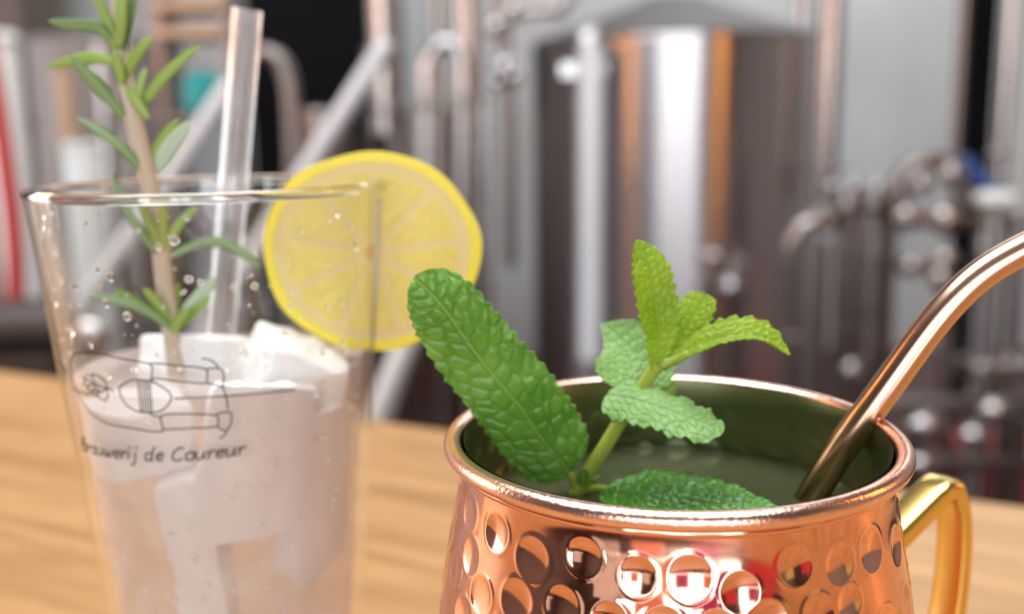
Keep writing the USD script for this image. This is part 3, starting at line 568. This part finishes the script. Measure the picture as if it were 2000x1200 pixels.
# rosemary
ros = thing('rosemary_sprig', 'green rosemary sprig standing in the tall glass', 'rosemary', at(335, 690, .240))
RY = .240
rs = spline([at(350, 800, .236), at(336, 660, .238), at(322, 560, RY), at(306, 430, RY), (at(284, 330, RY)), at(262, 235, RY), at(244, 150, .241), at(232, 60, .242), at(226, -40, .243)], 60)
part(ros, 'stem', tube(rs, np.interp(np.linspace(0, 1, 60), [0, .5, .8, 1], [.0021, .0021, .0019, .0012]), 14), 'rosemary_stem', True, label='pale woody stem')
def needle(pts, w=.0018, m='rosemary_green', seed=0):
    C = spline(pts, 28); u = np.linspace(0, 1, 28); r = w * PchipInterpolator([0, .12, .4, .75, .94, 1], [.50, .78, 1, .86, .42, .04])(u)
    tg = np.gradient(C, axis=0); tg /= np.linalg.norm(tg, axis=1, keepdims=True)
    view = C - EYE; S = np.cross(tg, np.array([.25 * math.sin(seed), 1, .3 * math.cos(seed * 2.1)])); S /= np.linalg.norm(S, axis=1, keepdims=True); N = np.cross(S, tg)
    pr = [(-1, -.10), (-.8, .22), (-.35, .42), (0, .30), (.35, .42), (.8, .22), (1, -.10), (.55, -.32), (0, -.12), (-.55, -.32)]
    v = np.array([[c + s * rr * a + n_ * rr * b for a, b in pr] for c, s, n_, rr in zip(C, S, N, r)]); k = len(pr)
    i, j = np.meshgrid(np.arange(27), np.arange(k), indexing='ij'); qd = np.stack([i * k + j, i * k + (j + 1) % k, (i + 1) * k + (j + 1) % k, (i + 1) * k + j], -1).reshape(-1, 4)
    f = np.vstack([qd[:, [0, 1, 2]], qd[:, [0, 2, 3]]]); ce = np.array([[27 * k, 27 * k + b, 27 * k + b + 1] for b in range(1, k - 1)]); cs = np.array([[0, b + 1, b] for b in range(1, k - 1)])
    at_ = np.tile([.1, .1, .2, .9, .2, .1, .1, .8, .9, .8], (28, 1)).ravel()
    part(ros, 'leaf', (v.reshape(-1, 3), np.vstack([f, ce, cs])), m, 50 if False else True, attr=at_)
N_ = [[(222, 88, .24), (190, 54, .238), (145, 48, .236), (93, 40, .234)], [(226, 100, .24), (208, 40, .239), (180, -30, .238)], [(240, 100, .24), (250, 40, .239), (268, -30, .238)], [(233, 90, .238), (237, 30, .236), (238, -40, .235)], [(243, 150, .239), (268, 105, .237), (297, 72, .236)],
      [(222, 122, .241), (185, 113, .243), (140, 119, .245), (94, 131, .247)], [(240, 226, .238), (190, 168, .236), (135, 106, .234)], [(243, 232, .24), (208, 185, .24), (168, 130, .241)], [(268, 226, .24), (312, 160, .239), (392, 86, .238)], [(264, 222, .243), (272, 175, .246), (285, 132, .249)],
      [(238, 165, .238), (232, 130, .237), (222, 95, .236)], [(283, 342, .239), (228, 280, .236), (147, 228, .234)], [(289, 340, .242), (312, 280, .245), (352, 232, .248)], [(290, 232, .237), (268, 200, .237), (247, 165, .238)],
      [(306, 496, .238), (248, 410, .236), (218, 336, .236)], [(318, 486, .237), (290, 432, .235), (272, 388, .234)], [(328, 492, .243), (350, 440, .248), (388, 404, .252)], [(332, 502, .24), (415, 472, .243), (470, 492, .244), (512, 524, .245)], [(322, 480, .236), (318, 440, .234), (322, 400, .232)],
      [(333, 640, .236), (270, 600, .233), (170, 578, .231)], [(332, 632, .237), (268, 592, .235), (222, 566, .234)], [(335, 635, .24), (344, 590, .242), (349, 552, .243)], [(330, 622, .236), (305, 590, .235), (280, 562, .234)], [(345, 642, .237), (385, 604, .236), (412, 578, .236)], [(338, 650, .236), (350, 625, .234), (372, 600, .233)]]
for k, n_ in enumerate(N_): needle([at(*p) for p in n_], .0015 if k < 9 else .0013, 'rosemary_dark' if k in (0, 6, 11, 14, 17, 2, 19) else 'rosemary_green', seed=k)
needle([at(302, 338, .241), at(332, 290, .242), at(374, 236, .243)], .0020, 'rosemary_pale', 31)
needle([at(344, 640, .238), at(382, 590, .241), at(424, 540, .244)], .0019, 'rosemary_pale', 32)

# ================================================================ brewery behind
def vcol(px, y0, y1, Y, hw):
    """an upright cylinder: centre (x, Y), foot and top heights, radius, from its middle in the picture and half width in pixels"""
    a, b = at(px, y0, Y), at(px, y1, Y); r = hw / F * (Y * cp + .3 * sp); m = at(px, (y0 + y1) / 2, Y)
    return m[0], Y, b[2], a[2], r
def drum(r, z0, z1, bev=.01, n=64):
    return [(0, z0), (r - bev, z0), (r, z0 + bev), (r, z1 - bev), (r - bev, z1), (0, z1)]
def clamp(t, pos, axis, r):
    part(t, 'clamp', orient(lathe([(0, -.012), (r * 1.25, -.012), (r * 1.55, -.006), (r * 1.55, .006), (r * 1.25, .012), (0, .012)], 28), axis, pos), 'pipe_steel')
# large vessel
tx, ty, tz0, tz1, tr = vcol(1315, 88, 745, 3.4, 274)
tun = thing('mash_tun', 'large brushed steel brewing vessel with conical top, behind the mint', 'tank', (tx, ty, 0))
part(tun, 'shell', lathe([(0, tz0 - .10), (tr * .4, tz0 - .07), (tr * .985, tz0), (tr, tz0 + .012), (tr, tz1 - .012), (tr * .99, tz1)], 128, (tx, ty, 0)), 'tank_steel', 30)
part(tun, 'cone_top', lathe([(tr * .99, tz1 - .002), (tr * 1.0, tz1 + .004), (tr * .97, tz1 + .014), (tr * .25, tz1 + .135), (tr * .2, tz1 + .15), (0, tz1 + .155)], 96, (tx, ty, 0)), 'cone_steel', 30)
for k in range(4):
    a = math.pi / 4 + k * math.pi / 2; part(tun, 'leg', tube([(tx + tr * .8 * math.cos(a), ty + tr * .8 * math.sin(a), 0), (tx + tr * .8 * math.cos(a), ty + tr * .8 * math.sin(a), tz0 - .0)], .035, 20), 'pipe_steel')
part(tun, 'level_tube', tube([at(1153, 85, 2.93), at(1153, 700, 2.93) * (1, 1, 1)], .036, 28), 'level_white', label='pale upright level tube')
p = at(1142, 135, 2.93); part(tun, 'bracket', box(p + (0, .10, 0), (.14, .09, .05), .008), 'bright_steel')
p = at(1150, 72, 2.98); part(tun, 'lid_clamp', box(p + (0, .03, 0), (.07, .06, .06), .02), 'bright_steel')
o = at(1445, 520, 2.92); p2 = at(1425, 560, 2.82); p3 = at(1422, 745, 2.82)
vt = part(tun, 'drain_pipe', tube(spline([o + (0, .12, .03), o + (0, 0, .02), p2 + (0, 0, .0), p2 + (0, 0, -.06), p3], 30), .022, 20), 'pipe_steel')
part(tun, 'valve', ball(p2 + (0, -.01, .0), .034, 2), 'bright_steel', True)
part(tun, 'valve', ball(o + (-.07, .0, .03), .03, 2, (1.6, 1, .8)), 'pipe_steel', True)
def upright(name, label, px, y0, y1, Y, hw, m='pipe_steel', catg='pipe', clamps=(), group=None):
    a, b = at(px, y0, Y), at(px, y1, Y); x = (a[0] + b[0]) / 2; r = hw / F * Y * cp
    z0 = max(b[2], 0.0)
    t = thing(name, label, catg, (x, Y, z0), group)
    part(t, 'tube', tube([(x, Y, z0), (x, Y, a[2])], r, 24), m)
    for cy in clamps: clamp(t, (x, Y, at(px, cy, Y)[2]), (0, 0, 1), r)
    return t
# pipework left of the vessel
upright('steel_pipe', 'wide pale upright pipe left of the brewing vessel, nearest the diagonal rail', 742, -250, 260, 3.1, 24, 'bright_steel', clamps=(100, 215))
upright('steel_pipe', 'upright pipe just right of the wide pale one', 790, -250, 1400, 3.2, 17, 'dull_steel', clamps=(205,))
upright('steel_pipe', 'tall brownish upright pipe left of the brewing vessel', 925, -250, 1400, 2.9, 24, 'pipe_steel', clamps=(420,))
upright('steel_pipe', 'thin bright upright pipe at the left edge of the brewing vessel', 957, 180, 1400, 2.75, 11, 'bright_steel', clamps=(190,))
upright('steel_pipe', 'upright pipe behind the inverted U bend', 868, -250, 1400, 3.3, 14, 'pipe_steel')
t = thing('bent_pipe', 'inverted U shaped steel pipe left of the brewing vessel', 'pipe', at(832, 330, 2.7))
part(t, 'tube', tube(spline([at(832, 420, 2.7), at(832, 190, 2.7), at(834, 130, 2.7), at(848, 95, 2.7), at(872, 82, 2.7), at(893, 95, 2.7), at(903, 130, 2.7), at(904, 190, 2.7), at(904, 420, 2.7)], 60), .019, 20), 'bright_steel')
clamp(t, at(832, 205, 2.7), (0, 0, 1), .019); clamp(t, at(904, 195, 2.7), (0, 0, 1), .019)
t = thing('valve_cluster', 'cluster of round steel valve fittings at the upper left of the brewing vessel', 'valve', at(985, 200, 2.85))
for px, py, r in ((985, 130, .035), (968, 52, .03), (1003, 150, .026), (972, 160, .022), (1090, 15, .03), (1000, 20, .03)): part(t, 'fitting', ball(at(px, py, 2.85), r, 2), 'bright_steel', True)
part(t, 'connecting_pipe', tube(spline([at(972, -60, 2.87), at(980, 40, 2.87), at(990, 130, 2.87), at(995, 230, 2.87), at(996, 520, 2.87)], 30), .02, 16), 'dull_steel')
part(t, 'connecting_pipe', tube(spline([at(968, 52, 2.85), at(1040, 20, 2.85), at(1090, 15, 2.85), at(1150, -60, 2.85)], 20), .016, 16), 'pipe_steel')
t = upright('small_vessel', 'pale steel vessel standing behind the upright pipes', 840, 215, 1400, 3.9, 118, 'pipe_steel', 'tank')
x, Y, z0, z1, r = vcol(635, 212, 800, 3.6, 62)
t = thing('buffer_tank', 'short steel tank with a flat lid behind the diagonal rail', 'tank', (x, Y, 0))
part(t, 'shell', lathe(drum(r, 0, z1 - .03), 48, (x, Y, 0)), 'pipe_steel'); part(t, 'lid', lathe(drum(r * 1.03, z1 - .03, z1, .006), 48, (x, Y, 0)), 'bright_steel')
p = at(615, 0, 4.6); q0 = at(505, 0, 4.6); q1 = at(722, 0, 4.6)
q2, q3 = at(-140, 0, 4.7), at(78, 0, 4.7)
single('brown_locker', box(((q2[0] + q3[0]) / 2, 4.7, 1.2), (q3[0] - q2[0], .4, 2.4), .01), 'locker_brown', 'tall brown locker behind the white column at the left edge', 'locker')
single('control_cabinet', box(((q0[0] + q1[0]) / 2, 4.6, 1.05), (q1[0] - q0[0] + .05, .35, 2.1), .01), 'black_metal', 'tall black cabinet behind the short tank, upper left', 'cabinet')
t = thing('bent_pipe', 'brownish inverted U pipe between the glass straw and the black cabinet', 'pipe', at(572, 700, 2.6))
part(t, 'tube', tube(spline([at(470, 400, 2.6), at(472, 200, 2.6), at(480, 130, 2.6), at(505, 103, 2.6), at(535, 108, 2.6), at(560, 145, 2.6), at(570, 220, 2.6), at(575, 420, 2.6), at(578, 900, 2.6), at(578, 900, 2.6) * (1, 1, 0)], 60), .022, 18), 'dull_steel')
def rail(label, a, b, r, m='rail_grey', name='diagonal_rail'):
    b = a + (b - a) * ((a[2] - r) / (a[2] - b[2]))
    t = thing(name, label, 'rail', b); d = b - a
    part(t, 'bar', tube(spline([a, b], 8), r, 20), m); part(t, 'end_cap', ball(a, r * 1.02, 2), m, True)
rail('pale grey diagonal rail rising from behind the lemon to the wide pipe', at(748, 96, 2.2), at(430, 595, 2.2), .021)
rail('pale grey diagonal rail behind the glass straw', at(446, 172, 2.2), at(210, 530, 2.2), .021)
rail('white slanting tube just right of the tall glass under the lemon', at(822, 600, 2.0), at(700, 900, 2.0), .024, 'white_plastic')
rail('grey brown slanting tube under the long mint leaf', at(862, 590, 2.05), at(760, 880, 2.05), .030, 'pipe_steel')
# far left
x, Y, z0, z1, r = vcol(38, 62, 900, 2.4, 38)
t = thing('filter_column', 'white capped column at the left edge', 'filter', (x, Y, 0)); part(t, 'column', lathe(drum(r * .92, 0, z1 - .03), 40, (x, Y, 0)), 'white_plastic'); part(t, 'cap', lathe(drum(r * 1.05, z1 - .035, z1, .012), 40, (x, Y, 0)), 'white_plastic')
single('red_hose', tube(spline([at(-60, -80, 2.1), at(-10, 180, 2.1), at(12, 330, 2.1), at(28, 480, 2.1), at(30, 640, 2.1), at(20, 900, 2.1)], 40), .019, 18), 'red_plastic', 'red hose hanging at the left edge in front of the white column', 'hose', smooth=60)
upright('wooden_post', 'tan upright bar behind the rosemary, left', 130, 138, 278, 2.6, 19, 'tan_wood', 'post')
x, Y, z0, z1, r = vcol(162, 278, 330, 2.6, 38)
t = thing('plastic_drum', 'white lidded drum behind the rosemary under the tan bar', 'drum', (x, Y, 0)); part(t, 'body', lathe(drum(r * .95, 0, z1 - .02), 36, (x, Y, 0)), 'white_plastic'); part(t, 'lid', lathe(drum(r, z1 - .022, z1, .006), 36, (x, Y, 0)), 'white_plastic')
sh = at(385, 60, 2.9)
t = thing('shelf_rack', 'brown rack of boards behind the top of the glass straw', 'shelf', at(385, 330, 2.9))
for py, m in ((18, 'tan_wood'), (68, 'tan_wood')): part(t, 'shelf_board', box(at(385, py, 2.9), (.19, .2, .028), .004), m)
for px in (322, 452): part(t, 'upright', box((at(px, 0, 2.9)[0], 2.9, .85), (.022, .16, 1.70), .004), 'dull_steel')
part(t, 'shelf_board', box(at(385, 232, 2.9), (.19, .2, .02), .004), 'dull_steel')
tp = at(398, 178, 2.8)
t = thing('teal_jug', 'teal plastic jug on the rack beside the glass straw', 'jug', at(398, 222, 2.8)); part(t, 'body', lathe([(0, -.06), (.045, -.06), (.055, -.045), (.055, .02), (.035, .045), (.02, .052), (0, .052)], 32, tp), 'teal_plastic'); part(t, 'handle', tube(spline([tp + (.05, 0, .03), tp + (.085, 0, .02), tp + (.085, 0, -.025), tp + (.052, 0, -.035)], 16), .009, 10), 'teal_plastic')
x, Y, z0, z1, r = vcol(205, 40, 900, 3.9, 125)
t = thing('grey_tank', 'taupe grey tank far behind the rosemary', 'tank', (x, Y, 0)); part(t, 'shell', lathe(drum(r, 0, at(205, 75, 3.9)[2], .03), 48, (x, Y, 0)), 'taupe_paint')
for px, hw, m, lab, Y in ((105, 14, 'dull_steel', 'thin dark pipe left of the rosemary', 3.1), (300, 15, 'pipe_steel', 'pipe just right of the rosemary stem', 3.2), (255, 10, 'bright_steel', 'slender pipe behind the rosemary stem', 3.3)): upright('steel_pipe', lab, px, 85, 1400, Y, hw, m, clamps=(240,))
t = thing('pump', 'grey pump low at the left edge behind the counter', 'pump', (at(40, 700, 2.0)[0], 2.0, 0))
pp = at(45, 640, 2.0); part(t, 'motor', orient(lathe([(0, -.09), (.05, -.09), (.06, -.08), (.06, .08), (.05, .09), (0, .09)], 32), (1, .2, 0), pp), 'frame_dark'); part(t, 'housing', ball(pp + (.12, .02, -.03), .05, 2, (1, .7, 1)), 'bright_steel', True); part(t, 'stand', box((pp[0], 2.0, pp[2] / 2 - .02), (.16, .14, pp[2] - .06), .006), 'frame_dark')
# right side
upright('steel_pipe', 'thick pale brown pipe between the vessel and the white wall', 1622, -300, 395, 3.0, 24, 'pipe_steel', clamps=(330,))
upright('steel_pipe', 'thin white pipe above the right shoulder of the vessel', 1568, -300, 72, 3.9, 14, 'bright_steel')
a, b = at(1918, 0, 4.3), at(1900, 330, 4.3)
single('black_post', box(((a[0] + b[0]) / 2, 4.3, 1.5), (.115, .08, 3.0), .004), 'black_metal', 'black upright post in front of the white wall, upper right', 'post')
upright('steel_pipe', 'grey upright pipe right of the black post', 1968, -300, 470, 3.4, 15, 'bright_steel', clamps=(300,))
t = upright('steel_pipe', 'slim pipe with a blue lever left of the black post', 1880, -300, 360, 3.0, 9, 'dull_steel')
part(t, 'lever', tube([at(1880, 312, 3.0), at(1935, 372, 3.0)], .022, 14), 'blue_plastic', label='blue lever')
upright('steel_pipe', 'pale upright pipe at the right edge', 2004, -300, 470, 3.5, 17, 'white_plastic')
x, Y, z0, z1, r = vcol(1685, 352, 900, 2.6, 58)
t = thing('filter_housing', 'steel filter housing with a wide flange behind the copper straw', 'filter', (x, Y, 0))
part(t, 'body', lathe(drum(r, .1, at(1685, 405, Y)[2]), 56, (x, Y, 0)), 'pipe_steel'); part(t, 'flange', lathe(drum(r * 1.28, at(1685, 405, Y)[2], at(1685, 362, Y)[2], .008), 56, (x, Y, 0)), 'pipe_steel')
for px in (1668, 1712, 1628): part(t, 'wing_nut', ball(at(px, 366, Y - r * 1.05), .018, 2), 'bright_steel', True)
part(t, 'gauge', ball(at(1665, 728, Y - r), .026, 2, (1, .5, 1.2)), 'bright_steel', True)
for k in range(3): part(t, 'leg', tube([(x + r * math.cos(k * 2.1), Y + r * math.sin(k * 2.1), 0), (x + r * .8 * math.cos(k * 2.1), Y + r * .8 * math.sin(k * 2.1), .14)], .016, 12), 'dull_steel')
part(t, 'elbow_pipe', tube(spline([at(1640, 432, 2.58), at(1600, 432, 2.55), at(1572, 438, 2.55), at(1552, 462, 2.55), at(1546, 510, 2.55), at(1546, 640, 2.55), at(1546, 1100, 2.55)], 60), .021, 18), 'pipe_steel'); clamp(t, at(1546, 660, 2.55), (0, 0, 1), .021); clamp(t, at(1612, 432, 2.56), (1, 0, 0), .021)
upright('steel_pipe', 'dark upright pipe between the elbow pipe and the filter housing', 1590, 470, 1300, 2.75, 16, 'dull_steel')
t = thing('valve_manifold', 'manifold of round valves and clamps right of the filter housing', 'valve', at(1815, 560, 2.42))
for (p0, p1) in (((1760, 428), (1888, 428)), ((1755, 520), (1850, 520))): part(t, 'cross_pipe', tube([at(*p0, 2.42), at(*p1, 2.42)], .020, 16), 'pipe_steel')
for px, py, r in ((1772, 425, .034), (1848, 430, .040), (1848, 508, .030), (1840, 545, .032), (1782, 520, .026), (1800, 360, .028), (1860, 340, .03)): part(t, 'fitting', ball(at(px, py, 2.39), r, 2, (1, .8, 1)), 'pipe_steel', True)
part(t, 'hose', tube(spline([at(1755, 420, 2.45), at(1752, 370, 2.45), at(1775, 330, 2.45), at(1820, 312, 2.45), at(1862, 335, 2.45), at(1880, 400, 2.45)], 40), .022, 16), 'dull_steel'); part(t, 'drop_pipe', tube([at(1848, 540, 2.42), at(1848, 1100, 2.42)], .018, 16), 'dull_steel')
x, Y, z0, z1, r = vcol(1925, 440, 730, 2.4, 26)
t = thing('sight_column', 'grey white twin column with round cap at the right edge', 'filter', (x, Y, 0))
part(t, 'tube', lathe(drum(r, 0.1, at(1925, 405, Y)[2]), 32, (x, Y, 0)), 'bright_steel'); part(t, 'tube', lathe(drum(r * .8, 0.1, at(1925, 415, Y)[2]), 32, (at(1985, 560, Y)[0], Y, 0)), 'bright_steel')
part(t, 'cross_pipe', tube([at(1905, 428, Y), at(2010, 428, Y)], .018, 16), 'pipe_steel')
part(t, 'cap', lathe(drum(.052, at(1945, 402, Y)[2], at(1945, 374, Y)[2], .012), 32, (at(1945, 390, Y)[0], Y, 0)), 'white_plastic'); part(t, 'foot_plate', box((at(1950, 712, Y)[0], Y, at(1950, 718, Y)[2]), (.16, .12, .04), .01), 'bright_steel')
t = thing('skid_frame', 'steel skid with fittings low on the right behind the handle', 'frame', (at(1900, 860, 2.3)[0], 2.3, 0))
for py in (790, 905): part(t, 'beam', box(at(1890, py, 2.3), (.42, .05, .035), .006), 'dull_steel')
for px, py, r in ((1808, 830, .036), (1905, 850, .030), (1945, 800, .032), (1800, 905, .03)): part(t, 'fitting', ball(at(px, py, 2.2), r, 2, (1.2, .8, .8)), 'bright_steel', True)
for px in (1790, 1990): part(t, 'post', box((at(px, 850, 2.3)[0], 2.3, .26), (.04, .04, .52), .004), 'dull_steel')
single('red_crate', box((at(1975, 950, 2.5)[0] + .12, 2.72, .16), (.34, .3, .30), .01), 'red_plastic', 'dark red crate on the floor at the right edge', 'crate')

# ================================================================ lamps hung in the hall (seen as warm streaks in the steel)
def pendant(x, y, z, lab):
    t = thing('pendant_lamp', lab, 'lamp', (x, y, z))
    part(t, 'tube_bulb', lathe([(0, -.45), (.03, -.45), (.04, -.43), (.04, .43), (.03, .45), (0, .45)], 20, (x, y, z)), 'warm_lamp'); part(t, 'cap', lathe(drum(.05, .44, .52, .01), 20, (x, y, z)), 'black_metal'); part(t, 'cord', tube([(x, y, z + .52), (x, y, ZC)], .006, 8), 'black_metal')
for x, y, lab in ((-2.08, 1.22, 'by the left window'), (-1.70, .79, 'on the left, nearest the counter'), (1.72, .45, 'on the right')): pendant(x, y, 1.95, 'warm glowing tube lamp hung behind the viewer ' + lab)

# ================================================================ bar chairs added behind the viewer, standing in for people reflected in the mug
def added_chair(x, y, rz, m, col):
    t = thing('added_chair', f'{col} upholstered high bar chair added unseen behind the viewer to colour the mug reflections', 'chair', (x, y, 0)); c, s_ = math.cos(rz), math.sin(rz)
    def put(mm): v, f = vf(mm); return np.c_[v[:, 0] * c - v[:, 1] * s_ + x, v[:, 0] * s_ + v[:, 1] * c + y, v[:, 2]], f
    part(t, 'seat', put(box((0, 0, .76), (.42, .40, .08), .03)), m); part(t, 'backrest', put(box((0, -.19, 1.10), (.42, .06, .56), .025)), m)
    for a in (-.17, .17):
        for b in (-.16, .16): part(t, 'leg', put(tube([(a * 1.15, b * 1.15, 0), (a, b, .73)], .016, 10)), 'frame_dark')
    for b in (-.17, .17): part(t, 'foot_rail', put(tube([(-.18, b, .28), (.18, b, .28)], .010, 8)), 'frame_dark')
for x, y, rz, m, col in ((-1.15, -1.25, -.5, 'white_plastic', 'white'), (-.50, -1.35, -.2, 'salmon_fabric', 'salmon pink'), (.25, -1.4, .05, 'magenta_fabric', 'magenta'), (.98, -1.2, .35, 'red_fabric', 'red'), (1.55, -.75, .75, 'olive_fabric', 'yellow green')): added_chair(x, y, rz, m, col)
